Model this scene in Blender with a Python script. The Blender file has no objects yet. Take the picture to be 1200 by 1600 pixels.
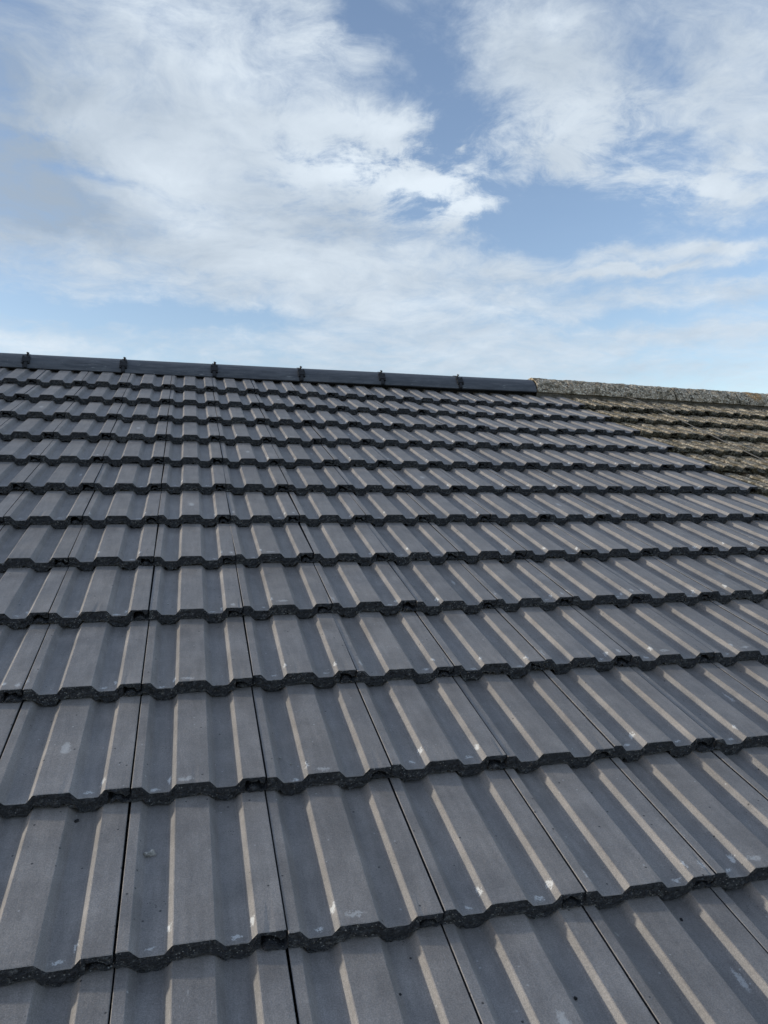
import bpy, math, random
import numpy as np
from mathutils import Matrix, Vector, noise as mnoise

random.seed(7)
SC = bpy.context.scene
COL = SC.collection
PITCH = math.radians(19.886)
W, G = 0.202, 0.2883            # cover width and gauge of one tile
RX = Matrix.Rotation(PITCH, 4, 'X')

# ------------------------------------------------------------------ camera
cam = bpy.data.cameras.new('camera')
cam_o = bpy.data.objects.new('camera', cam); COL.objects.link(cam_o)
SC.camera = cam_o
cam.sensor_fit = 'VERTICAL'; cam.sensor_height = 36.0
cam.lens = 1218.24 / 1600 * 36.0
cam.clip_start = 0.02; cam.clip_end = 6000
_R = Vector((0.97022347, -0.22776797, 0.08239033))
_U = Vector((0.00270609, 0.35033071, 0.93662216))
_B = Vector((-0.24219639, -0.90850985, 0.34051544))
cam_local = Matrix(((_R.x, _U.x, _B.x, 0.08612), (_R.y, _U.y, _B.y, -0.42671), (_R.z, _U.z, _B.z, 0.81723), (0, 0, 0, 1)))
cam_o.matrix_world = RX @ cam_local

# ------------------------------------------------------------------ sun and sky
SUN_ROOF = Vector((-0.95, 0.20, 0.160)).normalized()      # towards the sun, in the roof's own axes
SUN_DIR = (RX.to_3x3() @ SUN_ROOF).normalized()
SUN_EL = math.asin(SUN_DIR.z); SUN_AZ = math.atan2(SUN_DIR.x, SUN_DIR.y)
sun = bpy.data.lights.new('sun', 'SUN'); sun.energy = 2.0; sun.angle = math.radians(1.6); sun.color = (1.0, 0.93, 0.78)
sun_o = bpy.data.objects.new('sun', sun); COL.objects.link(sun_o)
sun_o.rotation_euler = SUN_DIR.to_track_quat('Z', 'Y').to_euler()
sun_o.location = (0, 0, 20)

SC.view_settings.view_transform = 'Standard'
try: SC.view_settings.look = 'None'
except Exception: pass
SC.view_settings.gamma = 1.0; SC.view_settings.exposure = 0.45
SC.view_settings.use_curve_mapping = False
SC.render.engine = 'CYCLES'
SC.cycles.max_bounces = 6; SC.cycles.diffuse_bounces = 3
SC.cycles.use_denoising = True


class NT:
    """small helper for node trees: sockets in, sockets out"""
    def __init__(s, tree): s.t = tree; s.n = tree.nodes; s.l = tree.links
    def put(s, sock, v):
        if isinstance(v, bpy.types.NodeSocket): s.l.new(v, sock)
        elif v is not None: sock.default_value = v
    def m(s, op, a, b=None, c=None, clamp=False):
        n = s.n.new('ShaderNodeMath'); n.operation = op; n.use_clamp = clamp
        for i, v in enumerate((a, b, c)): s.put(n.inputs[i], v)
        return n.outputs[0]
    def v(s, op, a, b=None, out=0):
        n = s.n.new('ShaderNodeVectorMath'); n.operation = op
        s.put(n.inputs[0], a); s.put(n.inputs[1], b)
        return n.outputs['Value'] if op in ('DOT_PRODUCT', 'LENGTH') else n.outputs[0]
    def noise(s, vec, scale, detail=4, rough=.5, dist=0, lac=2.0, color=False):
        n = s.n.new('ShaderNodeTexNoise'); s.put(n.inputs['Vector'], vec)
        n.inputs['Scale'].default_value = scale; n.inputs['Detail'].default_value = detail
        n.inputs['Roughness'].default_value = rough; n.inputs['Distortion'].default_value = dist
        n.inputs['Lacunarity'].default_value = lac
        return n.outputs['Color' if color else 0]
    def voro(s, vec, scale, feature='F1', out='Distance', rnd=1.0):
        n = s.n.new('ShaderNodeTexVoronoi'); n.feature = feature; s.put(n.inputs['Vector'], vec)
        n.inputs['Scale'].default_value = scale; n.inputs['Randomness'].default_value = rnd
        return n.outputs[out]
    def ramp(s, x, a, b, lo=0.0, hi=1.0, smooth=True):
        n = s.n.new('ShaderNodeMapRange'); n.interpolation_type = 'SMOOTHSTEP' if smooth else 'LINEAR'
        s.put(n.inputs['Value'], x)
        n.inputs['From Min'].default_value = a; n.inputs['From Max'].default_value = b
        n.inputs['To Min'].default_value = lo; n.inputs['To Max'].default_value = hi
        return n.outputs[0]
    def mix(s, f, a, b):
        n = s.n.new('ShaderNodeMix'); n.data_type = 'RGBA'
        s.put(n.inputs[0], f)
        for i, c in ((6, a), (7, b)):
            s.put(n.inputs[i], c if isinstance(c, bpy.types.NodeSocket) else (c[0], c[1], c[2], 1.0))
        return n.outputs[2]
    def xyz(s, vec):
        n = s.n.new('ShaderNodeSeparateXYZ'); s.put(n.inputs[0], vec); return n.outputs
    def comb(s, x, y, z):
        n = s.n.new('ShaderNodeCombineXYZ')
        for i, v in enumerate((x, y, z)): s.put(n.inputs[i], v)
        return n.outputs[0]


# sky: Nishita blue behind layered cloud; the cloud masses are placed by azimuth and elevation
world = bpy.data.worlds.new('World'); SC.world = world; world.use_nodes = True
T = NT(world.node_tree); T.n.clear()
w_out = T.n.new('ShaderNodeOutputWorld'); bg = T.n.new('ShaderNodeBackground')
T.l.new(bg.outputs[0], w_out.inputs[0])
sky = T.n.new('ShaderNodeTexSky'); sky.sky_type = 'NISHITA'; sky.sun_disc = False
sky.sun_elevation = SUN_EL; sky.sun_rotation = SUN_AZ
sky.altitude = 0; sky.air_density = 1.0; sky.dust_density = 0.6; sky.ozone_density = 1.5
SKY_STRENGTH = 0.15
bg.inputs['Strength'].default_value = SKY_STRENGTH
tc = T.n.new('ShaderNodeTexCoord')
d = T.v('NORMALIZE', tc.outputs['Generated'])
dx, dy, dz = T.xyz(d)
az = T.m('DEGREES', T.m('ARCTAN2', dx, dy)); el = T.m('DEGREES', T.m('ARCSINE', dz))
zz = T.m('ADD', T.m('MAXIMUM', dz, 0.0), 0.16)
plane = T.comb(T.m('DIVIDE', dx, zz), T.m('DIVIDE', dy, zz), 0.0)
warp = T.v('SUBTRACT', T.noise(plane, 2.2, 3, .55, color=True), (0.5, 0.5, 0.5))
pw = T.v('ADD', plane, T.v('MULTIPLY', warp, (0.30, 0.30, 0.0)))
AE = T.comb(az, el, 0.0)
warp2 = T.v('SUBTRACT', T.noise(AE, 0.16, 5, .62, color=True), (0.5, 0.5, 0.5))
AEW = T.v('ADD', AE, T.v('MULTIPLY', warp2, (6.0, 3.2, 0.0)))
POS = [(-1.9, 27.6, 12.04, 5.6, 0.55), (1.6, 22.8, 14.68, 4.62, 0.6), (8.4, 30.5, 4.19, 2.38, 0.35), (0.2, 17.5, 17.6, 2.46, 0.55), (12.1, 15.8, 11.16, 2.58, 0.6), (15.0, 11.9, 15.35, 1.8, 0.55), (27.8, 9.5, 18.69, 1.06, 0.5), (-10.6, 10.2, 4.29, 0.9, 0.7), (11.2, 13.6, 4.19, 0.88, 0.3), (26.0, 29.1, 5.78, 3.1, 0.65), (24.2, 30.9, 5.4, 1.7, 0.3), (29.1, 25.2, 4.78, 2.19, 0.6), (37.8, 27.5, 4.29, 3.68, 0.75), (38.2, 23.6, 3.51, 1.8, 0.5), (27.3, 23.3, 3.11, 1.54, 0.55), (34.6, 21.0, 3.69, 0.99, 0.55), (38.2, 19.9, 3.12, 1.35, 0.75), (13.1, 29.8, 2.35, 1.19, 0.5), (13.5, 26.0, 3.49, 1.12, 0.85), (9.3, 25.7, 2.79, 0.9, 0.45), (18.2, 22.6, 3.25, 1.04, 0.9), (12.1, 22.7, 4.19, 1.42, 0.8), (20.5, 20.7, 3.45, 0.49, 1.0), (18.2, 19.8, 2.33, 0.49, 0.6), (19.8, 24.3, 0.64, 0.35, 0.7), (-7.4, 24.6, 3.24, 1.28, 0.45), (-2.8, 22.0, 3.87, 1.15, 0.4), (32.1, 15.9, 5.1, 0.25, 1.2), (36.3, 16.8, 4.46, 0.44, 0.9), (30.4, 16.7, 2.58, 0.41, 0.4), (36.7, 11.6, 5.2, 0.71, 0.8), (32.1, 14.0, 11.05, 0.91, 0.3), (38.2, 14.1, 3.51, 0.64, 0.4), (23.3, 16.5, 2.28, 0.94, 0.45), (26.9, 10.9, 11.13, 0.88, 0.3)]
NEG = [(18.2, 27.4, 2.79, 4.01, -0.8), (12.1, 32.0, 1.86, 1.68, -0.6), (15.0, 31.3, 2.79, 1.36, -0.35), (21.9, 25.6, 2.27, 1.5, -0.55), (21.0, 23.5, 1.84, 0.86, -0.4), (26.0, 20.0, 5.34, 2.23, -0.95), (24.2, 18.1, 3.18, 1.49, -0.5), (29.6, 18.2, 5.65, 0.73, -0.5), (30.4, 19.7, 6.45, 0.8, -0.45), (38.2, 17.6, 3.12, 0.54, -0.4), (-4.1, 12.9, 9.66, 0.76, -1.1), (4.7, 13.4, 4.1, 0.62, -0.6), (-7.8, 21.7, 2.4, 0.44, -0.55), (-4.9, 21.4, 2.1, 0.39, -0.45), (-8.6, 23.7, 0.88, 0.65, -0.45), (6.6, 22.0, 2.76, 0.36, -0.5), (8.4, 23.9, 2.33, 0.46, -0.4), (14.7, 24.2, 2.11, 0.31, -0.7), (14.0, 22.1, 1.22, 0.56, -0.6), (15.9, 20.4, 2.33, 0.37, -0.5), (18.2, 21.2, 1.86, 0.28, -0.5), (33.3, 27.5, 1.87, 1.55, -0.35), (26.9, 30.0, 0.7, 0.31, -0.3), (31.7, 23.2, 2.97, 0.68, -0.4), (32.1, 24.5, 1.68, 0.73, -0.3), (30.4, 13.1, 6.53, 0.59, -0.5), (26.5, 15.0, 2.7, 0.59, -0.3), (39.4, 15.3, 2.28, 0.32, -0.4), (21.5, 11.1, 7.36, 0.45, -0.15), (34.7, 10.1, 4.98, 0.38, -0.3)]
GREY = [(-11.7, 25.8, 5.7, 7.48, -1.0), (-9.8, 19.2, 5.46, 2.66, -0.75), (-4.9, 19.0, 5.04, 1.58, -0.4), (15.0, 19.0, 6.04, 0.92, -0.45), (7.5, 20.3, 7.36, 1.22, -0.3), (27.8, 27.8, 4.84, 2.1, -0.2), (0.2, 15.4, 11.0, 0.84, -0.25), (36.2, 26.4, 3.2, 2.76, -0.2)]
WHT = [(13.5, 26.0, 3.72, 0.97, 0.5), (17.3, 22.4, 5.11, 1.42, 0.6), (11.2, 22.8, 3.25, 1.18, 0.4), (-1.9, 21.3, 3.91, 1.95, 0.45), (5.7, 29.0, 6.83, 2.48, 0.25), (20.8, 20.7, 3.45, 0.65, 0.6), (35.8, 20.6, 5.67, 0.99, 0.35), (-7.8, 24.5, 2.43, 1.08, 0.35), (-10.6, 10.2, 4.29, 0.98, 0.5), (-1.9, 31.0, 3.87, 0.73, 0.3), (26.2, 30.7, 1.34, 0.87, 0.4)]
WISP = [(15.0, 23.3, 7.91, 3.16, 1.0), (20.5, 20.5, 3.68, 1.22, 0.6), (29.1, 24.1, 5.66, 3.0, 0.6), (-7.8, 24.0, 3.24, 1.8, 0.5), (35.8, 20.6, 5.67, 1.52, 0.5), (9.4, 30.6, 3.68, 2.07, 0.3)]

def field(lst, start):
    acc = start
    for a, e, ra, re, amp in lst:
        q = T.v('MULTIPLY', T.v('SUBTRACT', AEW, (a, e, 0.0)), (1 / ra, 1 / re, 0.0))
        gss = T.m('EXPONENT', T.m('MULTIPLY', T.v('DOT_PRODUCT', q, q), -1.0))
        acc = T.m('MULTIPLY_ADD', gss, amp, acc)
    return acc
n_big = T.noise(pw, 1.5, 9, .56)
n_fin = T.noise(pw, 5.5, 12, .64)
dens = field(POS + NEG, T.m('MULTIPLY_ADD', T.m('SUBTRACT', n_big, 0.5), 1.0, 0.14))
dens = T.m('MULTIPLY_ADD', T.m('SUBTRACT', n_fin, 0.5), 1.25, dens)
dens = T.m('MULTIPLY_ADD', T.m('SUBTRACT', T.noise(T.v('ADD', pw, (7.3, 2.1, 0.0)), 16.0, 9, .66), 0.5), 0.45, dens)
wisp = T.m('MULTIPLY', T.m('SUBTRACT', T.noise(T.v('ADD', pw, (1.3, 4.1, 0.0)), 9.0, 12, .70), 0.5), T.m('MULTIPLY', field(WISP, 0.35), 4.6))
dens = T.m('ADD', dens, wisp)
alpha = T.m('MULTIPLY', T.ramp(dens, -0.34, 1.08, 0.04, 0.95), T.ramp(el, 6.0, 17.0, 0.80, 1.0))
shade = field(GREY + WHT, T.m('MULTIPLY_ADD', T.m('SUBTRACT', n_fin, 0.5), 1.2, 0.56))
shade = T.m('MULTIPLY_ADD', T.m('SUBTRACT', T.noise(T.v('ADD', pw, (3.3, 9.1, 0.0)), 3.2, 8, .6), 0.5), 1.5, shade)
k = 1.0 / SKY_STRENGTH
cloud = T.mix(T.ramp(shade, -0.45, 1.30, smooth=False), (0.275 * k, 0.335 * k, 0.41 * k), (0.60 * k, 0.665 * k, 0.725 * k))
clear = T.v('MULTIPLY', sky.outputs[0], (1.10, 1.05, 1.10))
skycol = T.mix(alpha, clear, cloud)
T.l.new(skycol, bg.inputs['Color'])
try: world.cycles.sampling_method = 'MANUAL'; world.cycles.sample_map_resolution = 1024
except Exception: pass

# ------------------------------------------------------------------ materials
def new_mat(name):
    m = bpy.data.materials.new(name); m.use_nodes = True
    t = NT(m.node_tree); t.n.clear()
    out = t.n.new('ShaderNodeOutputMaterial'); b = t.n.new('ShaderNodeBsdfPrincipled')
    t.l.new(b.outputs[0], out.inputs[0])
    c = t.n.new('ShaderNodeTexCoord').outputs['Object']
    oi = t.n.new('ShaderNodeObjectInfo').outputs['Random']
    return m, t, b, c, oi
def finish(t, b, col, rough, bump=None, strength=.3, dist=.001, spec=.5):
    t.put(b.inputs['Base Color'], col if isinstance(col, bpy.types.NodeSocket) else (*col, 1.0))
    t.put(b.inputs['Roughness'], rough)
    b.inputs['Specular IOR Level'].default_value = spec
    if bump is not None:
        n = t.n.new('ShaderNodeBump'); n.inputs['Strength'].default_value = strength
        n.inputs['Distance'].default_value = dist; t.put(n.inputs['Height'], bump)
        t.l.new(n.outputs[0], b.inputs['Normal'])

def tile_face_material():
    m, t, b, c, r = new_mat('slate_grey_tile_face')
    off = t.v('ADD', c, t.comb(t.m('MULTIPLY', r, 37.0), t.m('MULTIPLY', r, 91.0), 0.0))
    x, y, z = t.xyz(c)
    cloudy = t.noise(off, 14, 5, .6)
    warm = t.noise(off, 5, 3, .5)
    col = t.mix(t.ramp(warm, .35, .65), (0.226, 0.212, 0.205), (0.243, 0.223, 0.209))
    tone = t.m('MULTIPLY', t.ramp(cloudy, .25, .75, .82, 1.15), t.m('MULTIPLY_ADD', r, .16, .92))
    col = t.v('MULTIPLY', col, t.comb(tone, tone, tone))
    # fine grit
    grit = t.noise(off, 620, 2, .6)
    gv = t.ramp(grit, .3, .7, .80, 1.18)
    col = t.v('MULTIPLY', col, t.comb(gv, gv, gv))
    # dust film
    dust = t.m('MULTIPLY', t.ramp(t.noise(off, 26, 8, .72), .52, .78), .22)
    col = t.mix(dust, col, (0.33, 0.32, 0.30))
    # scattered pale chips and dark crumbs
    vd = t.voro(off, 95); vc = t.voro(off, 95, out='Color')
    pick = t.xyz(vc)[0]
    pale = t.m('MULTIPLY', t.ramp(vd, .10, .18, 1, 0), t.m('GREATER_THAN', pick, .94))
    col = t.mix(t.m('MULTIPLY', pale, .6), col, (0.45, 0.45, 0.44))
    dark = t.m('MULTIPLY', t.ramp(vd, .12, .2, 1, 0), t.m('LESS_THAN', pick, .05))
    col = t.mix(t.m('MULTIPLY', dark, .85), col, (0.02, 0.02, 0.022))
    pan = t.ramp(t.m('MULTIPLY_ADD', y, .0957, z), -.0125, -.0095, 1, 0)
    vg = t.voro(off, 250); pg = t.xyz(t.voro(off, 250, out='Color'))[2]
    grit_dots = t.m('MULTIPLY', t.m('MULTIPLY', t.ramp(vg, .16, .26, 1, 0), t.m('GREATER_THAN', pg, .62)), t.m('MULTIPLY', pan, t.ramp(t.noise(off, 17, 4, .6), .54, .66)))
    col = t.mix(t.m('MULTIPLY', grit_dots, .85), col, (.035, .034, .033))
    wash = t.ramp(t.noise(t.v('MULTIPLY', off, (85, 9, 60)), 1.0, 5, .6), .3, .7, .90, 1.09)
    col = t.v('MULTIPLY', col, t.comb(wash, wash, wash))
    # white handling scuffs: near the nose in each pan, on some tiles
    fine = t.noise(t.v('MULTIPLY', off, (420, 210, 300)), 1.0, 8, .85)
    cw = t.v('ADD', c, t.v('MULTIPLY', t.v('SUBTRACT', t.noise(off, 120, 7, .82, color=True), (.5, .5, .5)), (.026, .036, 0)))
    r2 = t.m('FRACT', t.m('MULTIPLY', r, 73.13)); r3 = t.m('FRACT', t.m('MULTIPLY', r, 191.7))
    cw = t.v('ADD', cw, t.comb(t.m('MULTIPLY_ADD', r2, .014, -.007), t.m('MULTIPLY_ADD', r3, .016, -.008), 0.0))
    def blot(u0, v0, ru, rv, lo, hi, amt, thr=.415):
        on = t.m('MULTIPLY', t.m('GREATER_THAN', r, lo), t.m('LESS_THAN', r, hi))
        q = t.v('MULTIPLY', t.v('SUBTRACT', cw, (u0, v0, 0)), (1 / ru, 1 / rv, 0))
        g = t.m('EXPONENT', t.m('MULTIPLY', t.v('DOT_PRODUCT', q, q), -1.0))
        return t.m('MULTIPLY', t.m('MULTIPLY', t.ramp(t.m('MULTIPLY', g, t.m('ADD', fine, .22)), thr, thr + .20), on), amt)
    sc = blot(.040, .013, .009, .0042, .1, .55, .75)
    for a in ((.142, .012, .011, .0042, .3, .85, .75), (.061, .034, .0038, .013, .05, .6, .75), (.161, .028, .0038, .012, .42, .97, .75),
              (.010, .03, .004, .02, .6, .75, .45), (.085, .018, .02, .007, .15, .28, .4), (.186, .022, .006, .014, .7, .82, .5),
              (.095, .12, .012, .03, .80, .9, .4), (.145, .16, .005, .03, .05, .15, .5)):
        sc = t.m('MAXIMUM', sc, blot(*a))
    streak = t.noise(t.v('MULTIPLY', off, (900, 60, 60)), 1.0, 3, .5)
    rough_patch = t.ramp(t.noise(off, 9, 4, .6), .60, .72)
    sc = t.m('MAXIMUM', sc, t.m('MULTIPLY', t.m('MULTIPLY', t.ramp(streak, .64, .72), rough_patch), .55))
    col = t.mix(sc, col, (0.66, 0.66, 0.65))
    ripple = t.noise(t.v('MULTIPLY', off, (45, 150, 60)), 1.0, 3, .5)
    peel = t.noise(off, 240, 3, .55)
    h = t.m('ADD', t.m('MULTIPLY', ripple, 1.0), t.m('ADD', t.m('MULTIPLY', grit, .35), t.m('MULTIPLY', peel, .55)))
    finish(t, b, col, t.ramp(cloudy, .3, .7, .50, .64), h, .55, .0013, .45)
    return m
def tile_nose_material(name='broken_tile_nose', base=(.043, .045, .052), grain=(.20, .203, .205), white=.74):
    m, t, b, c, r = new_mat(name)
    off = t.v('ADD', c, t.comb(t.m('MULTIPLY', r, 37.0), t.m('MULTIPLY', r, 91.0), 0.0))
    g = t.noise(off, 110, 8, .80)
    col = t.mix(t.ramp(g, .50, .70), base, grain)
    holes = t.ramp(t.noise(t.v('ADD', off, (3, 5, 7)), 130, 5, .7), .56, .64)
    col = t.mix(t.m('MULTIPLY', holes, .8), col, (.012, .012, .013))
    vd = t.voro(off, 300); pick = t.xyz(t.voro(off, 300, out='Color'))[1]
    patch = t.ramp(t.noise(off, 30, 3, .5), .45, .6)
    w = t.m('MULTIPLY', t.m('MULTIPLY', t.ramp(vd, .25, .4, 1, 0), t.m('GREATER_THAN', pick, white)), patch)
    col = t.mix(t.m('MULTIPLY', w, .8), col, (.44, .44, .43))
    h = t.m('ADD', t.noise(off, 160, 6, .7), t.m('MULTIPLY', t.ramp(vd, 0, .5), .4))
    finish(t, b, col, .85, h, 1.0, .006, .3)
    return m
def lichen_material(name, orange=False, pans=False, scale=1.0, dark=(.05, .045, .035), mid=(.20, .185, .135), pale=(.40, .39, .34)):
    m, t, b, c, r = new_mat(name)
    off = t.v('ADD', c, t.comb(t.m('MULTIPLY', r, 37.0), t.m('MULTIPLY', r, 91.0), 0.0))
    a = t.noise(off, 48 * scale, 7, .72, .4); g = t.noise(off, 95 * scale, 5, .7)
    col = t.mix(t.ramp(a, .40, .53), dark, mid)
    spots = t.ramp(t.voro(t.v('ADD', off, t.v('MULTIPLY', t.noise(off, 120, 3, .6, color=True), (.008, .008, .008))), 90 * scale), .22, .42, 1, 0)
    col = t.mix(t.m('MAXIMUM', t.ramp(g, .52, .60), t.m('MULTIPLY', spots, t.ramp(a, .42, .56))), col, pale)
    mossy = t.m('MULTIPLY', t.ramp(t.noise(off, 16, 5, .65), .48, .62), .7)
    col = t.mix(mossy, col, (.095, .078, .045))
    rust = t.m('MULTIPLY', t.ramp(t.noise(off, 9, 3, .6, .5), .62, .74), .6)
    col = t.mix(rust, col, (.16, .085, .045))
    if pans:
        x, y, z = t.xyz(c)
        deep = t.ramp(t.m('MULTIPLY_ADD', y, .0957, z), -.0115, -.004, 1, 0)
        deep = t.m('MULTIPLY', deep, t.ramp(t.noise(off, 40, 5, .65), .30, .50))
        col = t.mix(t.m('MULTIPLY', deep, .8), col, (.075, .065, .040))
    if orange:
        patch = t.ramp(t.v('LENGTH', t.v('MULTIPLY', t.v('SUBTRACT', t.v('ADD', c, t.v('MULTIPLY', t.v('SUBTRACT', t.noise(off, 30, 5, .7, color=True), (.5, .5, .5)), (.09, .09, .05))), (.135, -.06, .07)), (1, .8, 1))), .045, .075, 1, 0)
        col = t.mix(t.m('MULTIPLY', patch, t.ramp(g, .40, .60, .9, .25)), col, (.40, .23, .09))
    finish(t, b, col, .95, t.m('ADD', a, t.m('MULTIPLY', g, .8)), 1.0, .006, .2)
    return m
def plain(name, col, rough, amp=.15, sc=40, bump=.3, spec=.4):
    m, t, b, c, r = new_mat(name)
    g = t.noise(c, sc, 5, .65); v = t.ramp(g, .3, .7, 1 - amp, 1 + amp)
    finish(t, b, t.v('MULTIPLY', (*col,), t.comb(v, v, v)), rough, g, bump, .001, spec)
    return m
def ridge_material():
    m, t, b, c, r = new_mat('smooth_dark_ridge_concrete')
    off = t.v('ADD', c, t.comb(t.m('MULTIPLY', r, 37.0), 0.0, t.m('MULTIPLY', r, 11.0)))
    n = t.noise(t.v('MULTIPLY', off, (10, 60, 60)), 1.0, 6, .65)
    col = t.mix(t.ramp(n, .35, .68), (.055, .060, .070), (.105, .111, .124))
    lo = t.noise(t.v('MULTIPLY', off, (16, 260, 260)), 1.0, 4, .6)
    pt = t.ramp(t.noise(off, 11, 3, .6), .56, .68)
    st = t.m('MULTIPLY', t.m('MULTIPLY', t.ramp(lo, .58, .68), pt), .9)
    col = t.mix(st, col, (.42, .42, .42))
    sp = t.m('MULTIPLY', t.ramp(t.voro(off, 130), .15, .25, 1, 0), t.m('GREATER_THAN', t.xyz(t.voro(off, 130, out='Color'))[0], .93))
    col = t.mix(t.m('MULTIPLY', sp, .5), col, (.35, .35, .35))
    finish(t, b, col, t.ramp(n, .3, .7, .42, .6), t.noise(off, 240, 4, .6), .3, .001, .45)
    return m
def wire_material():
    m, t, b, c, r = new_mat('weathered_grey_wire')
    finish(t, b, (.10, .097, .093), .6, None); return m

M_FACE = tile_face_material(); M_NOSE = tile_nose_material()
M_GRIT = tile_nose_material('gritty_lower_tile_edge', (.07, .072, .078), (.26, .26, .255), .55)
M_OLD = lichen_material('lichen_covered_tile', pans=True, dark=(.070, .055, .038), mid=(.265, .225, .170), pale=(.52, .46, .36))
M_OLDNOSE = lichen_material('mossy_tile_edge', dark=(.018, .017, .014), mid=(.055, .05, .038), pale=(.22, .20, .15))
M_ORIDGE = lichen_material('lichen_covered_ridge', scale=1.0, dark=(.055, .048, .038), mid=(.36, .29, .21), pale=(.76, .68, .55))
M_ORIDGE2 = lichen_material('orange_lichen_ridge', True, False, 1.0, dark=(.055, .048, .038), mid=(.35, .285, .21), pale=(.74, .67, .54))
M_RIDGE = ridge_material()
M_BLACK = plain('black_ridge_fixing', (.012, .012, .014), .5, .2, 60)
M_DECK = plain('black_roof_underlay', (.02, .02, .021), .9, .2, 20)
M_MORTAR = plain('old_bedding_mortar', (.13, .115, .095), .95, .4, 90, .8)
M_CHIP = plain('grey_mortar_chip', (.34, .325, .30), .95, .5, 160, 1.0)
M_CRUMB = plain('dark_concrete_crumb', (.03, .03, .032), .95, .4, 200, .8)
M_PALE = plain('pale_concrete_crumb', (.30, .295, .28), .95, .3, 200, .8)
M_GROUND = plain('grass_and_earth', (.07, .085, .04), 1.0, .4, .4, .2)
M_WIRE = wire_material()

# ------------------------------------------------------------------ helpers
def mesh_from(name, verts, faces, mats, idx=None, smooth=None):
    me = bpy.data.meshes.new(name); me.from_pydata([tuple(v) for v in verts], [], faces)
    for m in mats: me.materials.append(m)
    if idx is not None: me.polygons.foreach_set('material_index', idx)
    if smooth is not None: me.polygons.foreach_set('use_smooth', smooth)
    me.update(); return me
def link(name, me, parent=None, loc=(0, 0, 0), rot=(0, 0, 0)):
    o = bpy.data.objects.new(name, me); COL.objects.link(o)
    o.parent = parent; o.location = loc; o.rotation_euler = rot; return o
def thing(name, label, cat, loc=(0, 0, 0), rot=(0, 0, 0)):
    o = bpy.data.objects.new(name, None); COL.objects.link(o)
    o.empty_display_size = .1; o.location = loc; o.rotation_euler = rot
    o['label'] = label; o['category'] = cat; return o

# ------------------------------------------------------------------ the interlocking tile
PROF = [(1.0, -.8), (1.9, 0), (15.2, 0), (16.6, -.9), (26.0, -12.0), (28.0, -13), (54.6, -13), (56.4, -12.0), (64.6, -.9), (66.0, 0), (115.0, 0), (116.4, -.9),
        (126.0, -12.0), (128.0, -13), (154.2, -13), (156.0, -12.0), (164.4, -.9), (165.8, 0), (199.7, 0), (200.6, -.8)]
PU = [p[0] for p in PROF]; PN = [p[1] for p in PROF]
def top_at(u): return float(np.interp(u, PU, PN))
def tile_columns(rng, rag):
    """(u, top, bottom) in mm across the nose, tongue of the side lock first"""
    us = [-30, -26, -22, -17, -13, -9, -7, -3, 1.0]
    cols = []
    tongue = {-30: -21, -26: -17, -22: -15.5, -17: -15.5, -13: -17, -9: -21.5, -7: -22.0, -3: -21.0, 1.0: -17}
    for u in us: cols.append([u, tongue[u] + rng.uniform(-.6, .2), -27.0])
    inner = sorted(set([p[0] for p in PROF] + [8, 21.5, 35, 41, 47, 60, 73, 80, 86, 93, 100, 107, 121.5, 135, 141, 147, 160, 169.5]))
    for u in inner:
        if u <= 169.5:
            cols.append([u, top_at(u), -27.2 + sum(top_at(min(max(u + s, 3), 166)) for s in (-8, -5, -2.5, 0, 2.5, 5, 8)) / 7])
    for u, bt in ((170, -12), (173.5, -10.5), (180, -10.2), (188, -10.6), (191, -13), (194, -17.2), (199.7, -17.0), (200.6, -15.5)):
        cols.append([u, top_at(u), bt])
    ph = rng.uniform(0, 100)
    for cdef in cols:
        nz = mnoise.noise(Vector((cdef[0] * .055 + ph, ph, 0))) * .5 + mnoise.noise(Vector((cdef[0] * .16 + ph, 3.1, ph)))
        cdef[2] += max(-.4, 1.5 + nz * 9.0 + rng.uniform(-1.6, 1.6)) * rag
        cdef[1] -= max(0.0, mnoise.noise(Vector((cdef[0] * .13 + ph, 9.0, 1.0))) - .18) * 3.2 * rag
        cdef[2] = min(cdef[2], cdef[1] - 2.5)
    return cols
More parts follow.
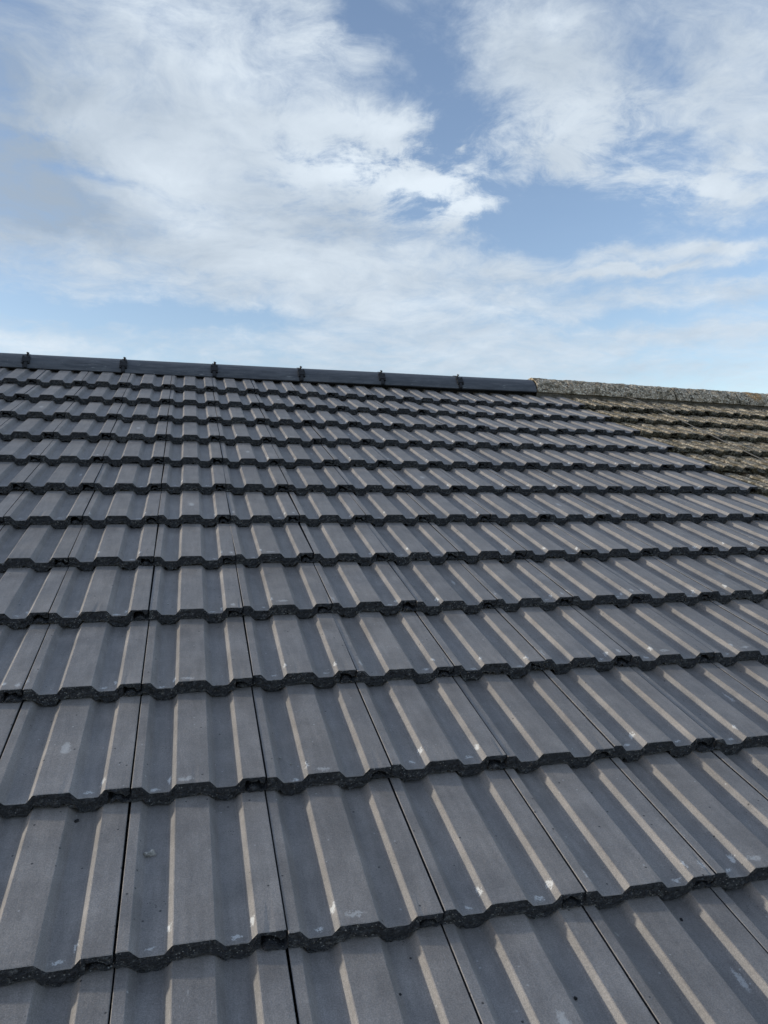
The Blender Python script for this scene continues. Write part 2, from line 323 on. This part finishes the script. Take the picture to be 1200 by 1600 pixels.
def tile_mesh(name, seed, mats, rag=1.0, lumps=0.0, length=G + .070):
    rng = random.Random(seed)
    cols = tile_columns(rng, rag); nc = len(cols)
    ph = rng.uniform(0, 50)
    verts, faces, mi = [], [], []
    slope = -27.6 / (G * 1000)
    # top stations
    vs = [1.6, 5.0] + ([60, 145, 230] if not lumps else [25, 50, 80, 110, 140, 175, 210, 250]) + [length * 1000]
    top_rows = []
    for k, v in enumerate(vs):
        row = []
        for u, tp, bt in cols:
            base = tp if k < 2 else (top_at(u) if u > 1.0 or (u == 1.0 and tp > -5) else tp)
            n = base + slope * v
            if lumps: n += lumps * (mnoise.noise(Vector((u * .045 + ph, v * .03, ph))) + .6 * mnoise.noise(Vector((u * .13 + ph, v * .09, 4.0))))
            row.append(len(verts)); verts.append((u / 1000, v / 1000, n / 1000))
        top_rows.append(row)
    # nose face rows: from the top lip to the ragged bottom edge
    nose = []
    NR = 6
    for k in range(NR):
        f = k / (NR - 1); row = []
        for u, tp, bt in cols:
            t0 = tp - (.7 if k == 0 else .7)
            n = t0 + (bt - t0) * f
            dv = mnoise.noise(Vector((u * .14 + ph, n * .16, ph))) * 3.0 + mnoise.noise(Vector((u * .33 + ph, n * .35, ph))) * 1.5
            if k == 0: dv = .25 + dv * .25
            if k == NR - 1: dv = .8 + abs(dv) * .5
            row.append(len(verts)); verts.append((u / 1000, dv * rag / 1000, n / 1000))
        nose.append(row)
    under = []
    for v, fz in ((7, 0), (24, 0), (26, 1), (length * 1000, 1)):
        row = []
        for u, tp, bt in cols:
            lift = min(bt + 4.0, tp - 2) if not fz else max(bt + 4.0, tp - 12.0 if tp - 12 < tp - 2 else tp - 2)
            row.append(len(verts)); verts.append((u / 1000, v / 1000, (min(lift, tp - 2) + slope * v) / 1000))
        under.append(row)
    def strip(a, b, m):
        for q in range(nc - 1):
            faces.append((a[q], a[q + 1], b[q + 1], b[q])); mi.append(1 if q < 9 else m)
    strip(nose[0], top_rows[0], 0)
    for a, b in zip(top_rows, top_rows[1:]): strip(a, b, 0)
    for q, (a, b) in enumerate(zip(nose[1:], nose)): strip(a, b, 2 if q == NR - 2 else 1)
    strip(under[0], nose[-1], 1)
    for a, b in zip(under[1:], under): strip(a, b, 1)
    # side walls and head
    ring = [nose[0]] + top_rows
    for q, flip in ((0, False), (nc - 1, True)):
        tops = [r[q] for r in top_rows]; bots = [r[q] for r in under]
        poly = [nose[k][q] for k in range(NR)] + bots + tops[::-1]
        faces.append(tuple(poly if not flip else poly[::-1])); mi.append(1)
    strip(top_rows[-1], under[-1], 1)
    me = mesh_from(name, verts, faces, mats, mi)
    return me

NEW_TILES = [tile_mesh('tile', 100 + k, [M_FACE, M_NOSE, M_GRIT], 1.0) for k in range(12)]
OLD_TILES = [tile_mesh('tile', 300 + k, [M_OLD, M_OLDNOSE, M_OLDNOSE], 1.7, 4.0) for k in range(8)]

# which tile positions the photograph shows (measured: first and last column per course, course 0 lowest)
SEEN = {0: (-1, 4), 1: (-1, 5), 2: (-2, 6), 3: (-2, 7), 4: (-2, 8), 5: (-3, 10), 6: (-3, 11), 7: (-3, 12), 8: (-3, 13), 9: (-4, 14),
        10: (-4, 15), 11: (-4, 16), 12: (-5, 18)}
LAST_NEW = 10

def lift(u, v):
    t = max(0.0, v / G - 7.0) / 5.0
    return .025 * t ** 1.5 * max(-.2, min(1.08, (1.45 - u) / 1.45))
def tile_matrix(i, j, rng, amp=1.0, warp=True):
    u, v = (i + .5) * W, j * G
    k = lift if warp else (lambda a, c: 0.0)
    kick = .030 if j == 12 else 0.0
    tu = math.atan2(k(u + .1, v) - k(u - .1, v), .2); tv = math.atan2(k(u, v + G) - k(u, v), G) + kick
    return Matrix.Translation((0, 0, k(i * W, v))) @ Matrix.Translation((i * W + rng.uniform(-.0007, .0007) * amp, j * G + rng.gauss(0, .0022) * amp, rng.uniform(-.0003, .0016) * amp)) @ \
        Matrix.Rotation(rng.gauss(0, .003) * amp, 4, 'Z') @ Matrix.Rotation(rng.gauss(0, .0025) * amp - tu, 4, 'Y') @ Matrix.Rotation(tv, 4, 'X')
def join_tiles(name, meshes, mats, parent):
    vs, fs, mi = [], [], []
    for me, mx in meshes:
        b = len(vs)
        vs += [mx @ v.co for v in me.vertices]
        for p in me.polygons: fs.append(tuple(b + k for k in p.vertices)); mi.append(p.material_index)
    o = link(name, mesh_from(name, vs, fs, mats, mi), parent); o['kind'] = 'stuff'; return o
def lay_tiles(parent, pool, lo, hi, mats, rng, amp, more):
    rest = []
    for j in range(-3, 13):
        a, b = SEEN.get(j, (99, -99))
        for i in range(lo, hi + 1):
            me = pool[rng.randrange(len(pool))]; mx = tile_matrix(i, j, rng, amp, parent is roof)
            if a <= i <= b:
                o = link('tile', me, parent); o.matrix_local = mx
            elif a - more <= i <= b + more or j < 0: rest.append((me, mx))
    if rest: join_tiles('outer_tiles', rest, mats, parent)

# ------------------------------------------------------------------ the newly tiled roof
roof = thing('tiled_roof', 'newly laid roof of smooth dark grey trapezoid concrete tiles with clipped black ridge', 'roof', rot=(PITCH, 0, 0))
roof['kind'] = 'thing'
rng = random.Random(11)
lay_tiles(roof, NEW_TILES, -9, LAST_NEW, [M_FACE, M_NOSE, M_GRIT], rng, 1.0, 4)

RIDGE_V = 13.36 * G           # where the ridge line crosses the tile plane
def ridge_n(u): return 0.0135 - 0.0085 * (u - 0.6)
CP, SP = math.cos(PITCH), math.sin(PITCH)
def deck(name, u0, u1, mat, parent, dn, dnu=0.0):
    """closed wedge under the tiles: near slope, apex and far slope"""
    va, vb = -.75, RIDGE_V - .005
    pts = []
    for u in (u0, u1):
        n = -.058 + dn + dnu * (u - u0)
        apex = (vb, n); eave = (va, n)
        # far slope falls at the same pitch: direction (cos2p, -sin2p) in roof axes
        L = vb - va
        far = (vb + L * math.cos(2 * PITCH), n - L * math.sin(2 * PITCH))
        pts += [(u, *eave), (u, *apex), (u, *far)]
    f = [(0, 1, 4, 3), (1, 2, 5, 4), (2, 0, 3, 5), (0, 2, 1), (3, 4, 5)]
    return link(name, mesh_from(name, pts, f, [mat]), parent)
deck('roof_deck', -9.2 * W, 11 * W - .012, M_DECK, roof, 0)

def arc_mesh(name, length, rad_w, rise, thick, mats, seg=16, stations=2, lump=0, seed=0, taper=0):
    """half-round ridge tile along +x; local y horizontal across, z up, rim at z = 0"""
    R = (rad_w ** 2 + rise ** 2) / (2 * rise); zc = rise - R; a0 = math.asin(min(1, rad_w / R))
    if rise > rad_w: a0 = math.pi - a0
    rnd = random.Random(seed); ph = rnd.uniform(0, 60)
    vs, fs = [], []
    for k in range(stations):
        x = length * k / (stations - 1)
        for s in range(seg + 1):
            a = -a0 + 2 * a0 * s / seg
            for rr in (R, R - thick):
                r2 = rr
                if lump: r2 += lump * (mnoise.noise(Vector((x * 25 + ph, a * 3, ph))) + .7 * mnoise.noise(Vector((x * 80 + ph, a * 9, 2.0))))
                vs.append((x, math.sin(a) * r2, zc + math.cos(a) * r2))
    w = (seg + 1) * 2
    for k in range(stations - 1):
        for s in range(seg):
            o, p = k * w + s * 2, (k + 1) * w + s * 2
            fs.append((o, p, p + 2, o + 2)); fs.append((o + 1, o + 3, p + 3, p + 1))
        for s in (0, seg):
            o, p = k * w + s * 2, (k + 1) * w + s * 2
            fs.append((o, o + 1, p + 1, p) if s == 0 else (o, p, p + 1, o + 1))
    for k in (0, stations - 1):
        for s in range(seg):
            o = k * w + s * 2
            fs.append((o, o + 2, o + 3, o + 1) if k == 0 else (o, o + 1, o + 3, o + 2))
    return mesh_from(name, vs, fs, mats, None, None if lump == 0 else None)
def box(vs, fs, c, s, rot=None):
    b = len(vs); r = rot or Matrix.Identity(3)
    for x in (-1, 1):
        for y in (-1, 1):
            for z in (-1, 1): vs.append(Vector(c) + r @ Vector((x * s[0] / 2, y * s[1] / 2, z * s[2] / 2)))
    for q in ((0, 1, 3, 2), (4, 6, 7, 5), (0, 4, 5, 1), (2, 3, 7, 6), (0, 2, 6, 4), (1, 5, 7, 3)): fs.append(tuple(b + k for k in q))
def cyl(vs, fs, p0, p1, r, n=8):
    p0, p1 = Vector(p0), Vector(p1); ax = (p1 - p0).normalized(); s = ax.orthogonal().normalized(); t = ax.cross(s); b = len(vs)
    for p in (p0, p1):
        for k in range(n):
            a = 2 * math.pi * k / n; vs.append(p + s * (math.cos(a) * r) + t * (math.sin(a) * r))
    for k in range(n): fs.append((b + k, b + (k + 1) % n, b + n + (k + 1) % n, b + n + k))
    fs.append(tuple(b + k for k in range(n))[::-1]); fs.append(tuple(b + n + k for k in range(n)))

RW, RRISE, RTH = .112, .085, .014           # new ridge: half width, rise, thickness
JOINTS = [-1.617, -1.160, -.706, -.241, .216, .672, 1.130, 1.580, 2.052]
def ridge_frame(u, v, n, droop=0.0):
    """matrix in roof axes: x along the ridge, y horizontal away from the viewer, z straight up"""
    return Matrix.Translation((u, v, n)) @ Matrix.Rotation(-PITCH, 4, 'X') @ Matrix.Rotation(droop, 4, 'Y')
# centre of the rim plane, so that the near rim meets the tile tops at v = 12.95 G
def rim_centre(u, halfw, front_v, front_n): return (u, front_v + halfw * CP, front_n - halfw * SP * -1 * -1)
def ridge_place(u, halfw, n_front, v_front=12.97 * G, droop=0.0):
    # horizontal away-vector in roof axes is (0, cos p, -sin p)
    return ridge_frame(u, v_front + halfw * CP, n_front - halfw * SP, droop)
r_meshes = {}
for a, b2 in zip(JOINTS, JOINTS[1:]):
    L = round(b2 - a - .006, 3)
    me = arc_mesh('ridge_tile', L, RW, RRISE, RTH, [M_RIDGE], 22)
    o = link('ridge_tile', me, roof); o.matrix_local = ridge_place(a + .003, RW, ridge_n(a) + random.uniform(-.0012, .0012), droop=.0085 + random.uniform(-.003, .003))
    me.polygons.foreach_set('use_smooth', [True] * len(me.polygons)); me.set_sharp_from_angle(angle=math.radians(35))
# union strips with clamp plate and screw over every joint
R_out = (RW ** 2 + RRISE ** 2) / (2 * RRISE); ZC = RRISE - R_out; A0 = math.asin(RW / R_out)
def on_arc(a, lift): return Vector((0, math.sin(a) * (R_out + lift), ZC + math.cos(a) * (R_out + lift)))
strip_me = arc_mesh('ridge_union', .020, RW + .003, RRISE + .003, .020, [M_BLACK], 18)
def rotx(a): return Matrix.Rotation(-a, 3, 'X')
aC = -.70 * A0
plate = []
def part_box(name, c, s, rot):
    vs, fs = [], []; box(vs, fs, c, s, rot); plate.append((name, mesh_from(name, vs, fs, [M_BLACK])))
part_box('clamp_plate', on_arc(aC, .006), (.036, .026, .008), rotx(aC))
for sx in (-1, 1):
    part_box('clamp_ear', on_arc(aC + .19, .005) + Vector((sx * .013, 0, 0)), (.010, .012, .011), rotx(aC))
    part_box('clamp_foot', on_arc(aC - .15, .005) + Vector((sx * .014, 0, 0)), (.008, .010, .010), rotx(aC))
part_box('clamp_stem', on_arc(-.88 * A0, .004), (.015, .034, .006), rotx(-.88 * A0))
vs, fs = [], []
cyl(vs, fs, on_arc(-.34 * A0, .001), on_arc(-.34 * A0, .010) + Vector((.003, 0, 0)), .0042)
screw_me = mesh_from('clamp_screw', vs, fs, [M_BLACK])
vs, fs = [], []
cyl(vs, fs, on_arc(-.34 * A0, .0105) + Vector((.003, 0, 0)), on_arc(-.34 * A0, .0150) + Vector((.0045, 0, 0)), .0070)
plate.append(('screw_head', mesh_from('screw_head', vs, fs, [M_BLACK])))
for u in JOINTS[1:-1]:
    st = link('ridge_union', strip_me, roof); st.matrix_local = ridge_place(u - .010, RW, ridge_n(u) - .001, droop=.0085)
    jz = random.uniform(-.05, .05)
    for nm, pm in plate: link(nm, pm, st, (.010, 0, 0), (0, 0, jz))
    link('clamp_screw', screw_me, st, (.010, 0, 0), (0, 0, jz))
# black ventilating membrane behind the ridge rim
vs, fs = [], []
for u in (JOINTS[0], JOINTS[-1] - .01):
    for v, n in ((12.97 * G + .045, -.060), (12.97 * G + .045, ridge_n(u) - .012), (RIDGE_V + .03, ridge_n(u) + .02), (RIDGE_V + .14, -.10)):
        vs.append((u, v, n))
fs = [(0, 1, 5, 4), (1, 2, 6, 5), (2, 3, 7, 6)]
link('ridge_membrane', mesh_from('ridge_membrane', vs, fs, [M_BLACK]), roof)

# ------------------------------------------------------------------ the weathered roof next door
U0 = 11 * W
SAG = .024
old = thing('weathered_roof', 'old lichen covered neighbouring roof with rough mossy tiles and half round ridge', 'roof', rot=(PITCH, 0, 0))
old['kind'] = 'thing'
old.matrix_world = RX @ Matrix.Translation((U0, 0, -.006)) @ Matrix.Rotation(SAG, 4, 'Y') @ Matrix.Translation((-U0, 0, 0))
rng = random.Random(23)
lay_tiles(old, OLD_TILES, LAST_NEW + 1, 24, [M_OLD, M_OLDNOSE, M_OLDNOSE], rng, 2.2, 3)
deck('roof_deck', 11 * W + .004, 25 * W, M_DECK, old, 0)
ORW, ORISE = .122, .097
OJ = [2.056, 2.520, 2.985, 3.440, 3.905, 4.37]
for k, (a, b2) in enumerate(zip(OJ, OJ[1:])):
    mat = M_ORIDGE2 if k == 3 else M_ORIDGE
    me = arc_mesh('ridge_tile', b2 - a - (.014 if k else .002), ORW, ORISE, .018, [mat], 30, 40, .0048, 40 + k)
    o = link('ridge_tile', me, old); o.matrix_local = ridge_place(a + .004, ORW, .004, droop=random.uniform(-.003, .003))
# mortar bedding under the old ridge and its half filled joints
vs, fs = [], []
N = 120
for k in range(N + 1):
    u = OJ[0] + (OJ[-1] - OJ[0]) * k / N
    jit = mnoise.noise(Vector((u * 14, 0, 0))) * .006
    for v, n in ((12.99 * G + jit * .6, -.042), (12.99 * G + .006 + jit, .004 + jit * .3), (13.35 * G, .02)): vs.append((u, v, n))
for k in range(N):
    for s in range(2):
        o = k * 3 + s; fs.append((o, o + 3, o + 4, o + 1))
link('mortar_bed', mesh_from('mortar_bed', vs, fs, [M_MORTAR]), old)
vs, fs = [], []
def lump(vs, fs, c, r, seed, n=6, m=4, rough=.35):
    rnd = random.Random(seed); b = len(vs); ph = rnd.uniform(0, 90)
    for a in range(1, m):
        th = math.pi * a / m
        for q in range(n):
            f = 2 * math.pi * q / n
            dv = Vector((math.sin(th) * math.cos(f), math.sin(th) * math.sin(f), math.cos(th)))
            s = 1 + rough * mnoise.noise(dv * 1.7 + Vector((ph, 0, 0))) * 1.6
            vs.append(Vector(c) + Vector((dv.x * r[0], dv.y * r[1], dv.z * r[2])) * s)
    t0 = len(vs); vs.append(Vector(c) + Vector((0, 0, r[2] * .9))); vs.append(Vector(c) - Vector((0, 0, r[2] * .9)))
    for a in range(m - 2):
        for q in range(n):
            o = b + a * n + q; o2 = b + a * n + (q + 1) % n
            fs.append((o, o + n, o2 + n, o2))
    for q in range(n):
        fs.append((t0, b + q, b + (q + 1) % n)); fs.append((t0 + 1, b + (m - 2) * n + (q + 1) % n, b + (m - 2) * n + q))
# moss cushions on the old tiles: nobody could count them
rng = random.Random(5)
for k in range(420):
    j = rng.randint(6, 12); i = rng.randint(11, 18)
    uu = rng.choice((29, 53, 128, 153, 41, 141, 60)) + rng.uniform(-6, 6); vv = rng.choice((.004, rng.uniform(.0, .28)))
    c = (i * W + uu / 1000, j * G + vv, top_at(uu) / 1000 - .0276 * vv / G - (.004 if vv < .005 else 0))
    r = rng.uniform(.004, .014)
    lump(vs, fs, c, (r * rng.uniform(.8, 1.6), r * rng.uniform(.8, 2.0), r * .55), k)
mo = link('moss', mesh_from('moss', vs, fs, [M_OLDNOSE, ]), old); mo['kind'] = 'stuff'

# ------------------------------------------------------------------ loose things lying on the roofs
def surf_n(u, v):
    j = math.floor(v / G); return top_at((u % W) * 1000) / 1000 - .0276 * (v / G - j)
def debris(name, label, cat, u, v, size, mat, seed, rz=0.0, n=8, m=6):
    vs, fs = [], []; lump(vs, fs, (0, 0, size[2] * .75), size, seed, n, m, .45)
    o = link(name, mesh_from(name, vs, fs, [mat]))
    o.matrix_world = RX @ Matrix.Translation((u, v, surf_n(u, v) - .0002)) @ Matrix.Rotation(rz, 4, 'Z')
    o['label'] = label; o['category'] = cat; return o
debris('mortar_chip', 'largest chip of grey mortar lying alone in a tile channel at lower left', 'mortar chip', .0305, .4690, (.0088, .0048, .0046), M_CHIP, 3, .35, 9, 6)
debris('concrete_crumb', 'upper left of two pale crumbs lying together in one tile channel', 'crumb', .2310, .6415, (.0027, .0018, .0017), M_PALE, 5, .3)
debris('concrete_crumb', 'lower right of two pale crumbs lying together in one tile channel', 'crumb', .2460, .6240, (.0022, .0018, .0016), M_PALE, 6, .9)
debris('concrete_crumb', 'dark crumb in a tile channel close to the bottom edge of the photo', 'crumb', .5333, .1650, (.0032, .0026, .0022), M_CRUMB, 8, .2)
debris('concrete_crumb', 'dark crumb beside a raised rib, just under the nose of the lower right course', 'crumb', .7386, .2550, (.0028, .0022, .0018), M_CRUMB, 9, 1.2)
debris('mortar_chip', 'slim pale sliver lying against a tile joint rib at lower right', 'mortar chip', .6347, .2484, (.0018, .0050, .0015), M_PALE, 10, .3)
debris('concrete_crumb', 'dark crumb tucked under the ragged nose above the leftmost tile', 'crumb', -.0760, .5600, (.0038, .0024, .0022), M_CRUMB, 12, .5)
debris('concrete_crumb', 'tiny dark crumb halfway down a channel near the bottom centre', 'crumb', .3251, .2050, (.0024, .0018, .0015), M_CRUMB, 14, .1)

pts = [(2.62, 3.70), (2.66, 3.583), (2.640, 3.40), (2.625, 3.20), (2.60, 3.02), (2.588, 2.86), (2.570, 2.70), (2.561, 2.56), (2.55, 2.44), (2.548, 2.36)]
cu = bpy.data.curves.new('loose_wire', 'CURVE'); cu.dimensions = '3D'; cu.bevel_depth = .0024; cu.bevel_resolution = 2; cu.resolution_u = 8
sp = cu.splines.new('NURBS'); sp.points.add(len(pts) - 1); sp.use_endpoint_u = True; sp.order_u = 3
for q, (u, v) in zip(sp.points, pts):
    z = -.006 - SAG * (u - U0) + .011
    q.co = (u, v, z, 1)
cu.materials.append(M_WIRE)
tmp = bpy.data.objects.new('loose_wire', cu)
wire = link('loose_wire', bpy.data.meshes.new_from_object(tmp)); bpy.data.objects.remove(tmp); wire.rotation_euler = (PITCH, 0, 0)
wire['label'] = 'thin grey wire trailing down across the lichen covered old roof'; wire['category'] = 'wire'

# ------------------------------------------------------------------ ground far below
vs = [(-3000, -3000, -5.2), (3000, -3000, -5.2), (3000, 3000, -5.2), (-3000, 3000, -5.2)]
g = link('ground', mesh_from('ground', vs, [(0, 1, 2, 3)], [M_GROUND])); g['kind'] = 'structure'
